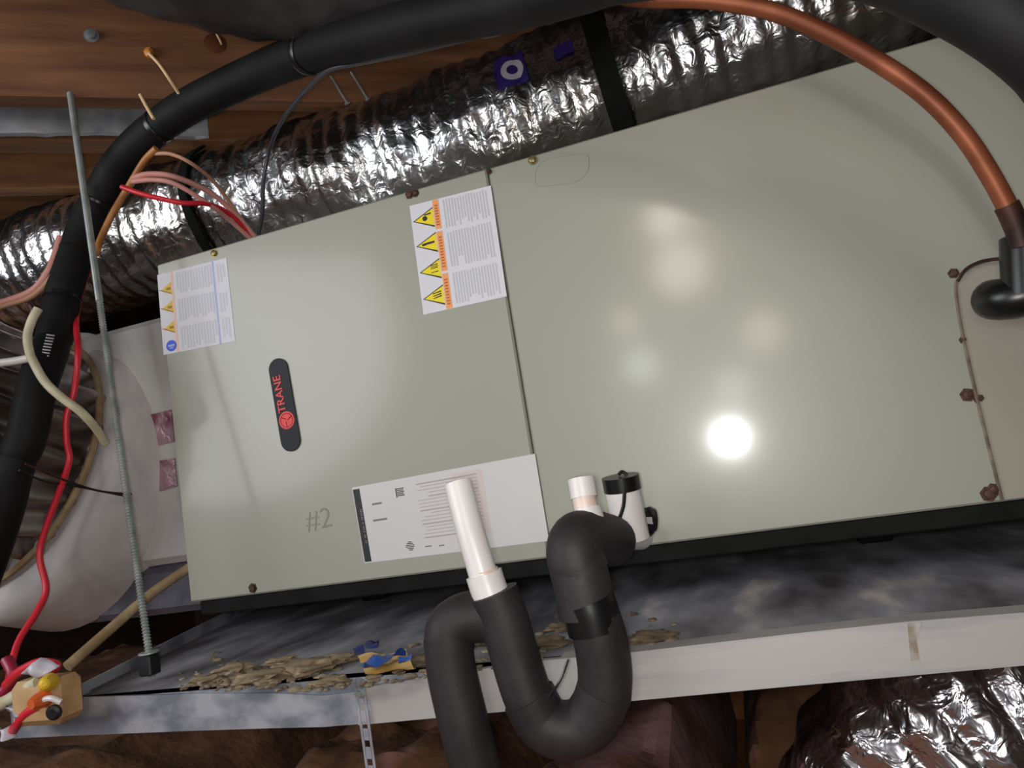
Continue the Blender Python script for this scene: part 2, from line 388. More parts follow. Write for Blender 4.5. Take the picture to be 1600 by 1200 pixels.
b.tube([oc + ax * .012 + (aa * math.cos(2 * PI * k / 48) + bb * math.sin(2 * PI * k / 48)) * .226 for k in range(49)], .006, 8); b.build('draw_band', m_lath, t)
D4 = Duct([oc - ax * .0, oc + ax * .10, oc + ax * .25 + Vector((-.04, 0, .02)), oc + ax * .42 + Vector((-.12, 0, .05))], .212, .07, .006, .016, 9, 8)
class Pleat(Duct): pass
def ppt(l, th, off=0, raw=False):
    p, T, u, w = D4.at(l); d = u * math.cos(th) + w * math.sin(th); q = p + d * D4.r
    h = .011 * math.sin(th * 24 + 3 * noise.noise(q * 5)) + .016 * noise.noise(q * 7) + .004 * noise.noise(q * 20)
    return q + d * (h + off)
D4.pt = ppt
td = thing('flex_duct', 'pleated foil flex duct tied to the white round collar at far left', 'duct', oc)
D4.patch(0, D4.L, 0, 2 * PI, 60, 260, 0, True).build('foil_sleeve', m_foil2, td, 180)

# ------------------------------------------------------------------ air handler
XS, XR, XE, H = .5875, 1.1186, 1.56, .55
ah = thing('air_handler', 'large grey green sheet metal air handler lying on its side across the picture', 'air handler', (.78, .25, -.03))
b = MB(); b.box((.003, .012, .002), (XE, .50, H - .002), .003); b.build('cabinet', m_panel, ah)
b = MB(); b.box((0, .0, 0), (XS - .0012, .014, H), .0025); pl = b.build('access_panel', m_panel, ah)
b = MB(); b.box((XS + .0012, .0015, .0), (XE, .014, H), .0025); pr = b.build('access_panel', m_panel, ah)
b = MB(); b.box((.012, .006, -.023), (XE, .49, .0), .002); b.build('base_gasket', m_black, ah)
# cover plate round the refrigerant stubs, rounded at its upper left corner
cz = [aY(1568, 404), aY(1540, 408), aY(1515, 418), aY(1498, 434), aY(1493, 455), aY(1503, 520), aY(1530, 640), aY(1565, 781)]
pts = [Vector((p.x, -.0015, p.z)) for p in [Vector((XE - .02, 0, cz[0].z + .006))] + smooth(cz, 5)] + [Vector((XE - .02, -.0015, .001))]
b = MB(); b.prism(pts, (0, .003, 0)); cvp = b.build('coil_cover', m_cover, ah); cvp['label'] = 'slightly browner cover plate'
b = MB(); b.tube([Vector((p.x, -.0018, p.z)) for p in smooth([cz[i] for i in range(8)], 6)], .0022, 6); b.build('cover_edge', mat('cover_edge_dirt', (98, 84, 72), (128, 116, 102), 40, .7), cvp)
def screw(x, y, m, r=.0042, par=ah, Y=0.0):
    p = aY(x, y, Y); b = MB(); b.lathe(p + Vector((0, .001, 0)), (0, -1, 0), [(0, r * 1.5), (.0012, r * 1.5), (.0013, r), (.004, r * .95), (.0048, r * .6)], 6 if m is m_rust else 12); b.build('screw', m, par)
for x, y, m, r in ((335, 396, m_brass, .005), (640, 304, m_rust, .005), (649, 302, m_rust, .0045), (395, 919, m_rust, .0055)): screw(x, y, m, r, pl)
for x, y, m, r in ((764, 268, m_rust, .003), (832, 250, m_brass, .0045), (1490, 427, m_rust, .0042), (1512, 617, m_rust, .0055), (1545, 772, m_rust, .006), (1553, 765, m_rust, .005)): screw(x, y, m, r, pr)
for x, y, m, r in ((1530, 622, m_rust, .0045), (1505, 531, m_rust, .003)): screw(x, y, m, r, cvp)
# faint rounded knock-out outline
kp = []
for k in range(41):
    a = 2 * PI * k / 40; kp.append(aY(878 + 42 * math.copysign(abs(math.cos(a)) ** .55, math.cos(a)), 266 + 22 * math.copysign(abs(math.sin(a)) ** .7, math.sin(a)) - .27 * 42 * math.cos(a), .0015))
b = MB(); b.tube(kp, .0007, 6, False); b.build('knockout_outline', m_panel, pr)

class Quad:
    """flat sheet on the panel; u runs right, v runs down"""
    def __init__(s, q, Y=0.0): s.q = [aY(x, y, Y) for x, y in q]; s.Y = Y
    def p(s, u, v, off): 
        a, b_, c, d = s.q; r = a.lerp(b_, u).lerp(d.lerp(c, u), v); return Vector((r.x, s.Y - off, r.z))
    def poly(s, pts, off, mb, th=.0003): 
        mb.prism([s.p(u, v, off) for u, v in pts], (0, th, 0)); return mb
    def rect(s, u0, v0, u1, v1, off, mb, th=.0003): return s.poly(((u0, v0), (u1, v0), (u1, v1), (u0, v1)), off, mb, th)
    def disc(s, u, v, ru, rv, off, mb, n=20): return s.poly([(u + ru * math.cos(2 * PI * k / n), v + rv * math.sin(2 * PI * k / n)) for k in range(n)], off, mb)
def text(s, body, M, m, name, parent, size, off=.0002):
    cu = bpy.data.curves.new(name, 'FONT'); cu.body = body; cu.size = size; cu.extrude = .0004; cu.offset = off
    cu.align_x = 'CENTER'; cu.align_y = 'CENTER'
    o = bpy.data.objects.new(name, cu); COL.objects.link(o); bpy.context.view_layer.update()
    me = bpy.data.meshes.new_from_object(o.evaluated_get(bpy.context.evaluated_depsgraph_get())); bpy.data.objects.remove(o)
    root = parent
    while root.parent: root = root.parent
    me.transform(Matrix.Translation(-Vector(root['base'])) @ M); me.materials.clear(); me.materials.append(m)
    r = bpy.data.objects.new(name, me); COL.objects.link(r); r.parent = parent; return r
# warning label beside the seam
Q = Quad(((640, 322), (767, 290), (792, 463), (662, 492)), 0)
b = MB(); Q.rect(0, 0, 1, 1, .0006, b, .0006); lb = b.build('warning_label', m_label, pl); lb['label'] = 'white label with four yellow warning triangles'
for i, v in enumerate((.155, .385, .625, .865)):
    b = MB(); Q.poly(((.035, v), (.275, v - .085), (.275, v + .085)), .0009, b); tr = b.build('warning_triangle', m_yel, lb)
    b = MB(); Q.poly(((.02, v), (.04, v), (.275, v + .075), (.28, v + .092)), .0012, b); Q.poly(((.02, v), (.04, v - .0), (.278, v - .082), (.28, v - .092)), .0012, b)
    if i == 0: Q.disc(.17, v - .005, .030, .022, .0012, b); Q.poly(((.16, v - .04), (.25, v - .05), (.25, v - .035), (.17, v - .03)), .0012, b)
    elif i == 1: Q.poly(((.09, v - .01), (.16, v - .016), (.25, v - .018), (.25, v), (.16, v + .004), (.10, v + .012)), .0012, b)
    elif i == 2:
        for w in (-.045, -.03, -.015, .02): Q.poly(((.16, v + w), (.25, v + w - .006), (.25, v + w + .002), (.16, v + w + .006)), .0012, b)
    else:
        for w in (-.03, -.008, .012): Q.poly(((.14, v + w), (.25, v + w - .016), (.25, v + w - .004), (.15, v + w + .006)), .0012, b)
    b.build('pictogram', m_printb, tr)
for v0, v1 in ((0.0, .275), (.29, .66), (.675, 1.0)):
    b = MB(); Q.rect(.285, v0 + .004, .36, v1 - .004, .0009, b); ob = b.build('orange_band', m_ora, lb)
    b = MB(); n = int((v1 - v0) * 40)
    for k in range(2, n - 1): vv = v0 + (v1 - v0) * k / n; Q.rect(.303, vv, .342, vv + .014, .0012, b)
    b.build('band_lettering', m_oraD, ob)
def lines(Q, u0, u1, bands, m, par, du=.028, fill=.5, off=.0009, seed=1):
    rnd = random.Random(seed); b = MB()
    for v0, v1 in bands:
        u = u0
        while u < u1:
            a = v0 + rnd.choice((0, 0, 0, .01)); e = v1 - rnd.random() * rnd.choice((.0, .02, .3)) * (v1 - v0)
            Q.rect(u, a, u + du * fill, e, off, b); u += du
    o = b.build('print_lines', m, par); o['kind'] = 'stuff'; return o
lines(Q, .41, .95, ((.02, .28), (.32, .64), (.69, .97)), m_print, lb, .034, .55, seed=3)
# label at the left end
Q = Quad(((246, 430), (354, 403), (368, 533), (256, 555)), 0)
b = MB(); Q.rect(0, 0, 1, 1, .0006, b, .0006); lb = b.build('warning_label', m_label, pl); lb['label'] = 'white label with three amber triangles and a blue disc'
for v in (.20, .43, .68):
    b = MB(); Q.poly(((.05, v), (.19, v - .075), (.19, v + .075)), .0009, b); tr = b.build('warning_triangle', m_yel2, lb)
    b = MB(); Q.poly(((.0, v - .005), (.05, v), (.19, v + .062), (.195, v + .08)), .0012, b); Q.rect(.12, v - .012, .18, v + .018, .0012, b); b.build('pictogram', mat('amber_dark', (150, 118, 20), None, rough=.5), tr)
b = MB(); Q.disc(.125, .905, .075, .068, .0009, b); bd = b.build('blue_disc', m_blue, lb)
b = MB(); Q.rect(.08, .89, .17, .915, .0012, b); Q.rect(.10, .925, .15, .94, .0012, b); b.build('pictogram', m_lilac, bd)
b = MB(); Q.rect(.195, .0, .225, 1, .0009, b); b.build('orange_band', m_pale, lb)
b = MB(); Q.rect(.79, .0, .815, 1, .0009, b); b.build('blue_band', m_lilac, lb)
lines(Q, .27, .76, ((.03, .29), (.36, .63), (.70, .97)), mat('pale_print', (196, 198, 206), None, rough=.5), lb, .04, .6, seed=5)
lines(Q, .85, .96, ((.05, .28), (.40, .63), (.70, .95)), mat('pale_print_b', (200, 200, 212), None, rough=.5), lb, .04, .6, seed=6)
# rating plate at the lower edge
Q = Quad(((550, 762), (836, 709), (858, 845), (570, 880)), 0)
b = MB(); Q.rect(0, 0, 1, 1, .0006, b, .0006); lb = b.build('rating_plate', m_name, pl); lb['label'] = 'long silvery white data label behind the white pipe'
b = MB(); Q.rect(.004, .03, .042, .985, .0009, b); bb_ = b.build('black_band', m_printb, lb)
b = MB(); rnd = random.Random(2); v = .3
while v < .75: Q.rect(.026, v, .036, v + .014, .0012, b); v += rnd.choice((.024, .03, .05))
b.build('band_lettering', m_print2, bb_)
b = MB(); Q.rect(.243, .11, .247, .232, .0009, b)
for k in range(5): Q.rect(.2465, .115 + k * .022, .29 - .004 * (k % 2), .127 + k * .022, .0009, b)
tag(b.build('approval_mark', m_printb, lb), kind='stuff')
b = MB()
for k in range(6): Q.rect(.245 + .008 * abs(k - 2.5), .80 + k * .02, .30 - .006 * abs(k - 2.5), .81 + k * .02, .0009, b)
tag(b.build('approval_mark', m_printb, lb), kind='stuff')
for r_ in ((.10, .25, .155, .275), (.09, .46, .17, .485), (.355, .88, .39, .895), (.43, .89, .46, .905)):
    b = MB(); Q.rect(*r_, .0009, b); b.build('print_word', m_print2, lb)
b = MB(); rnd = random.Random(4)
for k in range(17):
    v = .10 + k * .042; a = .36 + rnd.choice((0, 0, .02, .06)); Q.rect(a, v, .69, v + (.008 if k % 4 else .016), .0009, b)
o = b.build('print_lines', mat('plate_print', (168, 160, 160), None, rough=.5), lb); o['kind'] = 'stuff'
b = MB(); Q.rect(.56, .06, .72, .84, .00075, b, .0001); b.build('pink_field', mat('plate_pink', (206, 192, 188), None, rough=.4), lb)
# maker's badge
p0, p1 = aY(436, 577), aY(455, 688); hw = .0168; axb = (p1 - p0).normalized(); sx = Vector((axb.z, 0, -axb.x)); sx = sx if sx.x > 0 else -sx
pts = []
for k in range(17): a = PI * k / 16; pts.append(p0 + sx * hw * math.cos(a) - axb * hw * math.sin(a))
for k in range(17): a = PI * k / 16; pts.append(p1 - sx * hw * math.cos(a) + axb * hw * math.sin(a))
b = MB(); b.prism([p + Vector((0, -.0025, 0)) for p in pts], (0, .003, 0)); bg_ = b.build('badge', m_badge, pl); bg_['label'] = 'dark capsule shaped badge with red lettering'
cR = p0 + (p1 - p0) * .72; b = MB(); b.prism([cR + Vector((math.cos(a) * .0135, -.0030, math.sin(a) * .0135)) for a in [2 * PI * k / 28 for k in range(28)]], (0, .001, 0)); rd = b.build('roundel', m_red, bg_)
b = MB()
for a in (0, 2 * PI / 3, 4 * PI / 3): 
    b.tube([cR + Vector((.002 * math.cos(a), -.0031, .002 * math.sin(a))), cR + Vector((.0105 * math.cos(a + .5), -.0031, .0105 * math.sin(a + .5)))], .0007, 6)
b.tube([cR + Vector((.0105 * math.cos(2 * PI * k / 28), -.0030, .0105 * math.sin(2 * PI * k / 28))) for k in range(29)], .0006, 6); b.build('roundel_mark', mat('roundel_dark', (150, 20, 26), None, rough=.5), rd)
cT = p0 + (p1 - p0) * .345 - sx * .004; up = -axb
Mt = Matrix((up, -sx, Vector((0, -1, 0)))).transposed().to_4x4(); Mt.translation = cT + Vector((0, -.0029, 0))
text(None, 'TRANE', Mt, m_red, 'badge_lettering', bg_, .0185)
# pencilled number
cN = aY(498, 812); rgt = Vector((1, 0, .0)); upv = Vector((0, 0, 1))
Mt = Matrix((rgt, upv, Vector((0, -1, 0)))).transposed().to_4x4(); Mt.translation = cN + Vector((0, -.0002, 0))
o = text(None, '#2', Mt, m_marker, 'pencil_number', pl, .042, -.0005)

# ------------------------------------------------------------------ drain pan, rail and supports
ZP = -.076; YF = -.20
def zt(x): return 0
pan = thing('drain_pan', 'shallow stained grey metal drain pan beneath the air handler', 'pan', (.7, .1, ZP - .004))
pl_ = [aZ(132, 1084, ZP), aZ(430, 938, ZP)]
pd = (pl_[1] - pl_[0]).normalized(); fr_ = Vector((pl_[0].x, YF + .004, ZP)); bk = fr_ + pd * ((.62 - YF) / pd.y)
b = MB(); b.prism([fr_, Vector((1.7, YF + .004, ZP)), Vector((1.7, .62, ZP)), Vector((bk.x, .62, ZP))], (0, 0, -.004)); b.build('pan_floor', m_pan, pan)
b = MB(); b.prism([Vector((fr_.x, YF + .004, ZP)), Vector((1.7, YF + .004, ZP)), Vector((1.7, YF + .004, ZP - .03)), Vector((fr_.x, YF + .004, ZP - .03))], (0, .003, 0)); b.build('pan_side', m_galv, pan)
b = MB(); b.prism([fr_, bk, bk + Vector((0, 0, .03)), fr_ + Vector((0, 0, .012))], (-.003, 0, 0)); b.build('pan_side', m_galv, pan)
b = MB(); b.prism([Vector((bk.x, .62, ZP)), Vector((1.7, .62, ZP)), Vector((1.7, .62, ZP + .04)), Vector((bk.x, .62, ZP + .04))], (0, .003, 0)); b.build('pan_side', m_galv, pan)
for x in (.12, .55, 1.0, 1.4):
    b = MB(); b.box((x, .30, ZP), (x + .05, .47, -.0235), .004); b.build('support_block', m_black, pan)
# the rail: a galvanised left length and a lip coloured flash white carried on to the right, lapped at a strap
def strip(top, bot, th, Y=YF):
    b = MB(); v = []; fc = []; n = len(top)
    for (x, y), (x2, y2) in zip(top, bot):
        a = aY(x, y, Y); c = aY(x2, y2, Y)
        v += [a, c, c + Vector((0, th, 0)), a + Vector((0, th, 0)), a + Vector((0, .026, 0)), a + Vector((0, .026, -.002)), a + Vector((0, th, -.002))]
    m_ = 7; order = [0, 1, 2, 6, 5, 4]
    for i in range(n - 1):
        for k in range(6): fc.append((i * m_ + order[k], i * m_ + order[(k + 1) % 6], (i + 1) * m_ + order[(k + 1) % 6], (i + 1) * m_ + order[k]))
    fc.append(tuple(order)); fc.append(tuple(reversed([(n - 1) * m_ + k for k in order])))
    return b.add(v, fc)
t = thing('support_rail', 'long flat metal rail along the front of the pan, galvanised left, flash whitened right', 'rail', (.6, YF, -.13))
b = strip([(15, 1097), (100, 1091), (300, 1084), (420, 1083), (505, 1087), (580, 1078)], [(20, 1154), (100, 1150), (300, 1142), (420, 1138), (505, 1136), (580, 1130)], .003); o = b.build('rail_length', m_galv, t); o['label'] = 'mottled galvanised left length'
b = strip([(560, 1076), (680, 1056), (840, 1033), (980, 1020), (1240, 990), (1420, 971), (1600, 957), (1760, 944)], [(560, 1133), (680, 1122), (840, 1107), (980, 1096), (1240, 1072), (1420, 1056), (1600, 1040), (1760, 1026)], .003, YF - .004); o = b.build('rail_length', m_white, t); o['label'] = 'flash whitened right length'
b = MB(); b.prism([aY(x, y, YF - .0045) for x, y in ((1418, 973), (1440, 971), (1432, 1000), (1438, 1040), (1424, 1042), (1420, 1000))], (0, .0004, 0)); b.build('stain', mat('drip_stain', (126, 114, 98), (160, 156, 152), 55, .7), t)
# perforated hanger strap over the lap
t = thing('perforated_strap', 'narrow slotted metal strap hanging down over the rail joint', 'strap', aY(572, 1200, YF - .01))
b = MB(); A = aY(560, 1062, YF - .008); B = aY(584, 1235, YF - .008); d = B - A; s_ = Vector((1, 0, -.1)).normalized()
hw = .0062; n = 6
for sgn in (-1, 1):
    o_ = s_ * (hw * .78 * sgn); b.prism([A + o_ - s_ * hw * .24, A + o_ + s_ * hw * .24, B + o_ + s_ * hw * .24, B + o_ - s_ * hw * .24], (0, .0012, 0))
for k in range(n + 1):
    c = A + d * (k / n); e = d.normalized() * .0062
    c0 = A + d * min(max(k / n, .04), .96); b.prism([c0 - e - s_ * hw * .6, c0 - e + s_ * hw * .6, c0 + e + s_ * hw * .6, c0 + e - s_ * hw * .6], (0, .0012, 0))
b.build('strap_band', m_galv, t)
b = MB(); b.lathe(aY(563, 1083, YF - .008), (0, -1, 0), [(0, .006), (.002, .006), (.0021, .004), (.006, .004)], 6); b.build('bolt', m_rod, t)

# threaded rod with nut
R0, R1 = aY(110, 140, -.15) + Vector((0, 0, 0)), aY(233, 1022, -.15)
R0 = aZ(110, 148, .84) ; R0 = Vector((R0.x, R0.y, .842))
t = thing('threaded_rod', 'long thin galvanised threaded rod hanging from the front joist', 'rod', R1 - Vector((0, 0, .03)))
k_ = .42; Rm = R0.lerp(R1, k_)
b = MB(); b.tube([R0, R0.lerp(R1, .2), Rm], .0052, 12); b.build('smooth_shank', m_rod, t)
path = [Rm.lerp(R1 + (R1 - R0).normalized() * .03, i / 520) for i in range(521)]
b = MB(); b.tube(path, .005, 10, True, lambda u: .0044 + .0009 * math.sin(u * 520 * PI / 2)); b.build('threaded_shank', m_rod, t, 60)
b = MB(); b.lathe(R1 + Vector((0, 0, .001)), (0, 0, 1), [(0, .013), (.0022, .013)], 20); b.build('washer', m_rod, t)
b = MB(); b.box(R1 + Vector((-.009, -.012, -.026)), R1 + Vector((.011, .008, .0)), .002); b.build('nut', m_nut, t)

# loose rubbish lying in the pan
def onpan(x, y): return aZ(x, y, ZP)
def crumb(x, y, r, m, name, label, cat):
    p = onpan(x, y); b = MB()
    b.blob(p + Vector((0, 0, r * .35)), r, (2.0, 1.2, .42), .7, 2.4, 3)
    tag(b.build(name, m, None, 70, loc=p), label, cat)
for x, y, r, w in ((318, 1068, .011, 'leftmost of the tan foam crumbs in the pan'), (365, 1052, .014, 'tan foam crumb second from the left in the pan'),
                   (408, 1066, .016, 'flat tan foam crumb touching the rail, middle of the crumbs'), (440, 1038, .011, 'tan foam crumb lying farthest back in the pan'),
                   (478, 1052, .019, 'largest tan foam crumb, left of the blue striped wrapper'), (530, 1036, .013, 'tan foam crumb right beside the blue striped wrapper'), (520, 1070, .010, 'small tan foam crumb at the kink of the rail')):
    crumb(x, y, r, m_foamc, 'foam_crumb', w, 'debris')
m_clod = mat('clod', (112, 96, 74), (80, 68, 52), 40, .9)
for x, y, r, w in ((655, 1040, .012, 'brown dirt clod right of the torn wrapper'), (748, 1008, .013, 'brown dirt clod seen between the two left legs of the trap'),
                   (850, 1012, .014, 'brown dirt clod inside the loop of the trap'), (878, 985, .010, 'small brown dirt clod high inside the loop of the trap'), (1015, 1002, .012, 'brown dirt clod behind the rail right of the trap')):
    crumb(x, y, r, m_clod, 'dirt_clod', w, 'debris')
rnd = random.Random(11); b = MB()
for k in range(230):
    x = rnd.choice((rnd.uniform(280, 560), rnd.uniform(300, 540), rnd.uniform(640, 1060), rnd.uniform(560, 720)))
    yb = 1080 if x < 520 else 1080 - (x - 520) * .135
    y = yb - abs(rnd.gauss(4, 26)); r = rnd.uniform(.0015, .0048)
    b.blob(onpan(x, y) + Vector((0, 0, r * .3)), r, (1.8, 1.4, .6), .5, 2, 1)
tag(b.build('dirt_crumbs', mat('grit', (142, 128, 106), (92, 78, 60), 60, .9, c3=(190, 182, 170)), None, 60, loc=onpan(500, 1070)), 'scattered fine tan grit and crumbs along the front of the grey pan', 'dirt', None, 'stuff')
p = onpan(600, 1052)
t = thing('torn_wrapper', 'torn tan wrapper with blue stripes lying in the pan behind the rail', 'wrapper', p)
def sheet(q, h, m, name, seed):
    b = MB(); n = 10; v = []; fc = []
    P = [onpan(*a) + Vector((0, 0, .004)) for a in q]
    for i in range(n + 1):
        for k in range(n + 1):
            r = P[0].lerp(P[1], i / n).lerp(P[3].lerp(P[2], i / n), k / n); v.append(r + Vector((0, 0, h * (1 + noise.noise(r * 60 + Vector((seed, 0, 0)))))))
    for i in range(n):
        for k in range(n): fc.append((i * (n + 1) + k, (i + 1) * (n + 1) + k, (i + 1) * (n + 1) + k + 1, i * (n + 1) + k + 1))
    return b.add(v, fc).build(name, m, t, 60)
sheet(((560, 1034), (636, 1028), (648, 1056), (574, 1068)), .004, m_wrapy, 'film', 1)
sheet(((566, 1058), (632, 1033), (638, 1042), (574, 1070)), .012, m_wrapb, 'stripe', 1)
sheet(((572, 1017), (594, 1013), (592, 1028), (574, 1030)), .008, m_wrapn, 'navy_scrap', 2)
sheet(((553, 1028), (570, 1025), (572, 1033), (556, 1036)), .008, m_wrapn, 'navy_scrap', 3)
sheet(((626, 1053), (648, 1050), (646, 1057), (626, 1060)), .012, m_wrapb, 'stripe', 4)

# ------------------------------------------------------------------ insulated refrigerant line
TP = [(1735, 426, .765), (1800, 410, .70), (1820, 345, .60), (1700, 160, .47), (1635, 72, .44), (1510, -10, .45), (1350, -66, .5), (1150, -72, .58), (950, -36, .66), (800, 5, .73), (640, 40, .82), (480, 84, .96), (400, 115, 1.05), (300, 163, 1.12), (237, 206, 1.16), (192, 250, 1.185), (160, 300, 1.195), (132, 360, 1.185), (101, 450, 1.15), (87, 520, 1.12), (59, 600, 1.06), (42, 680, 1.04), (20, 735, 1.03), (4, 800, 1.03), (-30, 900, 1.03), (-90, 1050, 1.04), (-150, 1250, 1.06)]
full = px(TP, 10)
t = thing('refrigerant_line', 'thick black foam insulated pipe sweeping across the top and down the left side', 'pipe', full[-1])
idx = [0, 80, 110, 138, 163, 182, 192, 216, len(full) - 1]
for a, c in zip(idx, idx[1:]):
    seg = full[a:c + 1]; b = MB(); b.tube(seg, .0268, 24, True, lambda u: .0268 - .0022 * (max(0, 1 - u * 14) + max(0, 1 - (1 - u) * 14))); b.build('insulation_sleeve', m_tube, t, 50)
def band(i, w, r, m, name, par, path=full):
    p = path[i]; T = frames(path)[i][0]; b = MB(); b.lathe(p - T * w / 2, T, [(0, r * .97), (w * .15, r), (w * .85, r), (w, r * .97)], 24); return b.build(name, m, par)
band(163, .006, .0278, m_tape, 'cable_tie', t); band(174, .006, .0278, m_tape, 'cable_tie', t); band(182, .007, .0278, m_tape, 'cable_tie', t); band(110, .012, .0272, m_tape, 'tape', t); band(138, .01, .0272, m_tape, 'tape', t)
band(193, .055, .0236, m_tape, 'tape', t)
# white ruled print on the sleeve
b = MB()
for k in range(10):
    x = 79 - k * 1.25; y = 523 + k * 4.6; q = dp(x, y, 1.06)
    b.tube([dp(x - 6, y, 1.0635), dp(x + 6, y + 1.5, 1.0635)], .0011, 5)
b.build('white_print', m_pwhite, t)

# insulated stub at the right of the unit
t = thing('insulated_stub', 'black foam wrapped pipe stub leaving the unit at the right edge', 'pipe', aY(1590, 450, 0))
b = MB(); b.tube(smooth([aY(1552, 468, -.02), aY(1562, 468, -.035), aY(1590, 464, -.045), aY(1640, 452, -.05), aY(1720, 430, -.05)], 6), .0225, 22, True); b.build('insulation_sleeve', m_tape, t, 50)
b = MB(); b.tube(smooth([aY(1600, 372, -.05), aY(1602, 420, -.05), aY(1604, 462, -.05)], 6), .023, 20); b.build('insulation_sleeve', m_tape, t, 50)
b = MB(); b.tube(smooth([aY(1560, 405, -.012), aY(1535, 408, -.010), aY(1510, 420, -.008), aY(1496, 440, -.004)], 6), .0018, 8); b.build('tie_wire', m_copd, t)
# copper line
cp = px([(640, -140, 1.6), (740, -80, 1.2), (870, -34, .9), (985, -4, .85), (1100, 0, .83), (1200, 16, .81), (1290, 52, .79), (1380, 102, .77), (1450, 152, .76), (1505, 210, .755), (1545, 270, .755), (1575, 325, .755), (1590, 358, .755)], 10)
t = thing('copper_line', 'bare copper tube curving down over the upper right of the grey panel', 'pipe', cp[-1])
b = MB(); b.tube(cp[:-6], .0100, 16); b.build('copper_tube', m_cop, t, 60)
b = MB(); b.tube(cp[-12:] + [dp(1597, 385, .755)], .0118, 16); b.build('coupling', m_copd, t, 60)

# ------------------------------------------------------------------ condensate trap
t = thing('drain_trap', 'black foam insulated condensate trap looping in front of the rail with white pipes', 'drain trap', dp(890, 1170, .69))
dt = .70
def ins(pts, r, n=8): b = MB(); b.tube(px(pts, n), r, 22); b.build('insulation_sleeve', m_foam, t, 60)
ins([(772, 925, .715), (788, 968, .712), (806, 1030, .708), (822, 1080, .702), (838, 1112, .70)], .0245)
ins([(826, 1088, .701), (846, 1124, .698), (868, 1138, .694), (890, 1140, .692), (914, 1132, .69), (933, 1108, .688), (944, 1078, .687)], .0268, 6)
ins([(943, 1094, .688), (945, 1050, .687), (938, 1000, .688), (928, 965, .69)], .0262)
ins([(918, 962, .694), (910, 915, .698), (900, 878, .703)], .0285)
ins([(908, 896, .70), (900, 876, .702), (898, 858, .706), (904, 844, .715), (920, 839, .74), (939, 841, .775), (955, 845, .81)], .0285, 6)
ins([(780, 964, .722), (752, 962, .725), (722, 968, .727), (704, 984, .727), (702, 1012, .725)], .0258, 8)
ins([(700, 995, .726), (706, 1050, .722), (722, 1120, .715), (738, 1180, .71), (752, 1240, .705)], .0252)
b = MB(); b.tube(px([(917, 940, .693), (924, 958, .691), (931, 985, .689)], 6), .0272, 22); o = b.build('tape', m_tape, t); 
b = MB(); b.tube(px([(716, 756, .755), (735, 830, .735), (757, 905, .72)], 6), .0148, 22, False); b.tube(px([(716, 756, .755), (735, 830, .735), (757, 905, .72)], 6), .0118, 22, False); o = b.build('standpipe', m_pvc, t); o['label'] = 'open white plastic standpipe'
b = MB(); b.tube(px([(756, 896, .722), (762, 915, .720), (773, 946, .716)], 5), .0188, 22); b.build('pipe_socket', m_pvc, t)
b = MB(); b.tube(px([(755, 891, .7225), (756.5, 897, .722)], 2), .0152, 22); b.build('primer_band', m_pvcp, t)
# clean-out riser on the elbow
b = MB(); b.tube(px([(908, 748, .748), (913, 778, .742)], 3), .0142, 22); b.build('cleanout_cap', m_pvc, t)
b = MB(); b.tube(px([(912, 776, .742), (917, 800, .737)], 3), .0125, 22); b.build('cleanout_riser', m_pvcp, t)
b = MB(); b.tube(px([(916, 797, .738), (925, 828, .73)], 3), .0158, 22); b.build('pipe_socket', m_pvc, t)
b = MB(); b.tube(px([(1000, 838, .885), (985, 838, .86), (960, 838, .82), (948, 836, .80)], 4), .0165, 20); b.build('drain_pipe', m_pvc, t)
# wire tie hanging at the trap
b = MB(); b.tube(px([(888, 1030, .665), (876, 1062, .66), (858, 1088, .665)], 6), .0012, 6); b.build('tie_wire', m_tape, t)
# float switch on the drain
t = thing('float_switch', 'white cylindrical float switch with black cap beside the drain elbow', 'float switch', dp(986, 842, .865))
b = MB(); b.tube(px([(972, 764, .84), (980, 802, .84), (988, 842, .84)], 3), .0208, 26); b.build('switch_body', m_pvc, t)
b = MB(); b.tube(px([(969, 744, .84), (973, 766, .84)], 3), .0222, 26); b.build('cap', m_tape, t)
b = MB(); b.tube(px([(976, 762, .812), (974, 790, .812), (966, 815, .815), (954, 845, .82)], 6), .0022, 8); b.tube(px([(966, 742, .84), (972, 737, .84), (980, 742, .84)], 4), .002, 8); b.build('wire', m_tape, t)
b = MB(); b.lathe(dp(1006, 812, .85), RX, [(0, .014), (.008, .016), (.014, .013), (.016, .006)], 12); b.build('side_knob', m_tape, t)
b = MB(); b.tube(px([(1012, 794, .84), (1022, 806, .835), (1020, 828, .84), (1014, 836, .85)], 5), .0028, 8); b.build('wire', m_tape, t)

# ------------------------------------------------------------------ wires and cables
def wire(name, pts, r, m, label, cat='wire', group=None, n=10):
    p = px(pts, 10); b = MB(); b.tube(p, r, n); o = b.build(name, m, None, 60, loc=p[-1]); return tag(o, label, cat, group)
wire('sheathed_cable', [(244, 232, 1.13), (225, 252, 1.14), (202, 290, 1.15), (178, 330, 1.155), (158, 372, 1.15), (150, 398, 1.14)], .0054, m_brown, 'orange brown cable tied along the lower side of the black pipe', 'cable')
wire('wire', [(240, 240, 1.135), (268, 241, 1.13), (300, 256, 1.14), (335, 285, 1.2), (365, 325, 1.25), (398, 372, 1.275)], .0032, m_tanw, 'tan wire, uppermost arc from the pipe to the top of the unit')
wire('wire', [(208, 278, 1.14), (235, 272, 1.14), (275, 277, 1.15), (330, 302, 1.2), (368, 335, 1.24), (400, 372, 1.272)], .0046, m_pinkw, 'upper of two pink wires arching into the top of the unit')
wire('wire', [(206, 284, 1.14), (240, 281, 1.14), (275, 288, 1.145), (325, 318, 1.18), (360, 345, 1.23), (393, 374, 1.268)], .0040, m_pinkw, 'lower of two pink wires arching into the top of the unit')
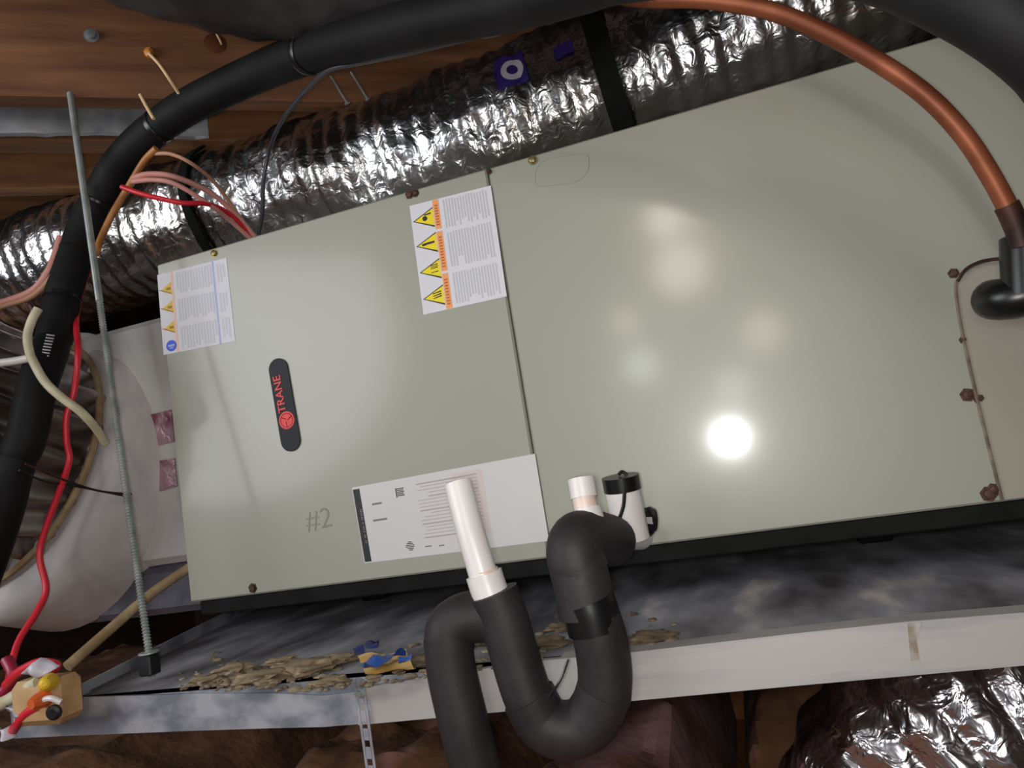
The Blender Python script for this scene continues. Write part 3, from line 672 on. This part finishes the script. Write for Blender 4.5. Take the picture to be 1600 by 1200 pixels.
wire('wire', [(190, 292, 1.145), (215, 301, 1.14), (245, 309, 1.14), (285, 317, 1.15), (325, 319, 1.18), (360, 335, 1.23), (395, 368, 1.27)], .0042, m_redw, 'bright red wire running from the pipe to the unit top below pink wires')
wire('wire', [(166, 352, 1.215), (152, 380, 1.215), (143, 408, 1.21), (130, 445, 1.195), (122, 478, 1.165), (119, 505, 1.13), (122, 550, 1.08), (116, 610, 1.075), (104, 650, 1.07), (104, 690, 1.065), (108, 720, 1.06), (92, 770, 1.06), (70, 830, 1.055), (62, 870, 1.05), (72, 920, 1.04), (58, 955, 1.02), (30, 1000, .99), (18, 1040, .965), (12, 1075, .955)], .0046, m_redw, 'long red wire hanging down beside the black pipe to the wire tangle')
wire('wire', [(-40, 482, 1.16), (0, 474, 1.15), (50, 455, 1.14), (75, 425, 1.14), (86, 400, 1.15), (95, 370, 1.16)], .0062, m_pinkw, 'thicker pink wire behind the black pipe at far left', group=None)
wire('wire', [(-40, 494, 1.155), (0, 480, 1.145), (48, 464, 1.135), (78, 436, 1.135), (92, 410, 1.145)], .0045, m_tanw, 'thin tan wire lying under the thick pink wire at far left')
wire('cable_stub', [(60, 482, 1.045), (50, 500, 1.04), (43, 525, 1.04), (46, 550, 1.04), (52, 565, 1.035), (70, 596, 1.03), (95, 620, 1.03), (128, 645, 1.04), (152, 672, 1.07), (164, 692, 1.09)], .0062, m_cream, 'cream cable curling in front of the black pipe at left', 'cable')
wire('cable_stub', [(2, 567, 1.05), (25, 564, 1.05), (46, 560, 1.05)], .0062, m_pvc, 'short white cable end pointing left out of the cream cable', 'cable')
wire('wire', [(30, 735, 1.0), (70, 752, 1.04), (110, 758, 1.07), (150, 766, 1.11), (200, 776, 1.17)], .0016, m_tape, 'thin black wire crossing the foil boot to the plenum')
wire('wire', [(40, 725, 1.0), (80, 742, 1.03), (120, 757, 1.07), (160, 768, 1.11), (205, 772, 1.17)], .0016, m_copd, 'thin brown wire twisted with the black one over the foil boot')
wire('sheathed_cable', [(1000, -40, .80), (900, 10, .80), (760, 52, .82), (640, 82, .85), (560, 98, .90), (510, 112, .94), (470, 150, 1.05), (440, 190, 1.15), (422, 230, 1.22), (412, 280, 1.24), (410, 330, 1.26), (404, 366, 1.275)], .0036, mat('grey_cable', (62, 62, 66), None, rough=.4), 'thin dark cable under the black pipe dropping to the unit top', 'cable')
wire('wood_lath', [(300, 884, 1.16), (240, 925, 1.12), (170, 985, 1.06), (105, 1042, 1.0)], .0078, m_lath, 'tan lath slanting behind the threaded rod at lower left', 'lath')
wire('twine', [(233, 84, 1.02), (248, 100, 1.015), (262, 120, 1.01), (279, 146, 1.03)], .0022, m_twine, 'pale twine hanging from an amber glue blob on the front joist')
wire('twine', [(219, 148, 1.08), (228, 165, 1.07), (240, 186, 1.065)], .0026, m_twine, 'short pale twine below the joist touching the black pipe')
# fittings on the front joist
def onjoist(x, y):
    r = ray(x, y); n = JN; d0 = JN * -.014; return CP + r * ((d0 - CP).dot(n) / r.dot(n))
p = onjoist(143, 56); b = MB(); b.lathe(p + JN * .002, -JN, [(0, .012), (.003, .012), (.0035, .0085), (.010, .008), (.011, .005)], 14); tag(b.build('bolt', m_rod, None, loc=p), 'round zinc bolt head in the front joist', 'bolt')
p = onjoist(234, 84); b = MB(); b.blob(p - JN * .003, .0085, (1, 1, 1.2)); tag(b.build('glue_blob', m_glue, None, loc=p), 'amber glue blob on the face of the front joist', 'glue')
p = onjoist(336, 68); b = MB(); b.lathe(p + JN * .003, -JN, [(0, .020), (.0036, .019), (.0046, .013), (.0048, .006)], 24); tag(b.build('wood_knot', m_knot, None, loc=p), 'dark round knot in the front joist near the black pipe', 'knot')
wire('wire', [(332, 40, 1.09), (338, 52, 1.085), (344, 64, 1.085), (346, 69, 1.09)], .0016, m_twine, 'tiny pale wire end over the dark knot')
for k, (pp, lb_) in enumerate((((516, 118, 1.12), 'left of two nails under the joist behind the pipe'), ((548, 112, 1.16), 'right of two nails under the joist behind the pipe'))):
    a = dp(*pp); c = dp(pp[0] + 26, pp[1] + 42, pp[2] + .01); b = MB(); b.tube([a, c], .002, 8); b.lathe(c, c - a, [(0, .005), (.002, .005)], 10); tag(b.build('nail', m_rod, None, loc=a), lb_ , 'nail')

# ------------------------------------------------------------------ wire tangle at the lower left
t = thing('junction_block', 'tan block with a yellow wire nut on the left end of the rail', 'junction box', aY(100, 1110, -.22))
c = aY(95, 1082, -.215); b = MB(); b.box(c + Vector((-.045, -.035, -.03)), c + Vector((.034, .008, .024)), .008); b.build('block', m_tan, t)
q = dp(78, 1066, .87); b = MB(); b.lathe(q, -RZ + RX * .3 - RY * .3, [(0, .011), (.012, .0095), (.02, .006), (.022, .003)], 10); b.build('wire_nut', m_yel2, t)
q = dp(72, 1090, .865); b = MB(); b.lathe(q, -RZ - RX * .3, [(0, .011), (.012, .0095), (.02, .006)], 10); b.build('wire_nut', mat('orange_nut', (206, 96, 44), None, rough=.4), t)
q = dp(86, 1112, .86); b = MB(); b.lathe(q, -RZ, [(0, .009), (.004, .009), (.006, .006)], 14); b.build('dark_hole', m_nut, t)
b = MB(); b.tube(px([(66, 1094, .855), (80, 1091, .85), (96, 1097, .85)], 4), .0035, 8); b.build('wire', m_pvc, t)
wire('wire', [(-20, 1108, .92), (10, 1096, .91), (40, 1078, .89), (62, 1066, .88)], .0085, m_cream, 'fat cream cable end entering the tan block from the left', 'cable')
wire('wire', [(10, 1070, .92), (30, 1050, .91), (60, 1036, .90), (88, 1040, .89), (74, 1050, .885), (68, 1062, .88)], .006, m_redw, 'red wire looping over the tan block under white tape')
wire('wire', [(20, 1142, .90), (32, 1125, .88), (45, 1112, .875), (62, 1102, .87)], .006, m_redw, 'short red wire below the tan block at the rail end')
wire('wire', [(-10, 1090, .93), (12, 1074, .93), (20, 1052, .93), (10, 1030, .94)], .0075, mat('dark_red_wire', (150, 30, 60), None, rough=.4), 'dark red wire bundle at the left edge beside the tangle')
def scrap(pts, name, label, m=m_pwhite):
    b = MB(); P = [dp(*q) for q in pts]; n = 8; v = []; fc = []
    for i in range(n + 1):
        for k in range(n + 1):
            r = P[0].lerp(P[1], i / n).lerp(P[3].lerp(P[2], i / n), k / n); v.append(r + RZ * (.006 * noise.noise(r * 70)) - RZ * .012 * math.sin(PI * i / n))
    for i in range(n):
        for k in range(n): fc.append((i * (n + 1) + k, (i + 1) * (n + 1) + k, (i + 1) * (n + 1) + k + 1, i * (n + 1) + k + 1))
    b.add(v, fc); o = b.build(name, m, None, 60, loc=P[0])
    sm = o.modifiers.new('thickness', 'SOLIDIFY'); sm.thickness = .001
    return tag(o, label, 'tape')
scrap([(36, 1052, .895), (62, 1028, .88), (94, 1040, .88), (60, 1061, .885)], 'tape_scrap', 'white tape scrap folded above the tan block')
scrap([(12, 1100, .905), (34, 1094, .90), (52, 1106, .885), (24, 1122, .89)], 'tape_scrap', 'white tape scrap below the cream cable at the left edge', m_galv)
scrap([(2, 1136, .91), (16, 1134, .90), (28, 1150, .895), (4, 1150, .90)], 'tape_scrap', 'lowest white tape scrap at the left end of the rail')
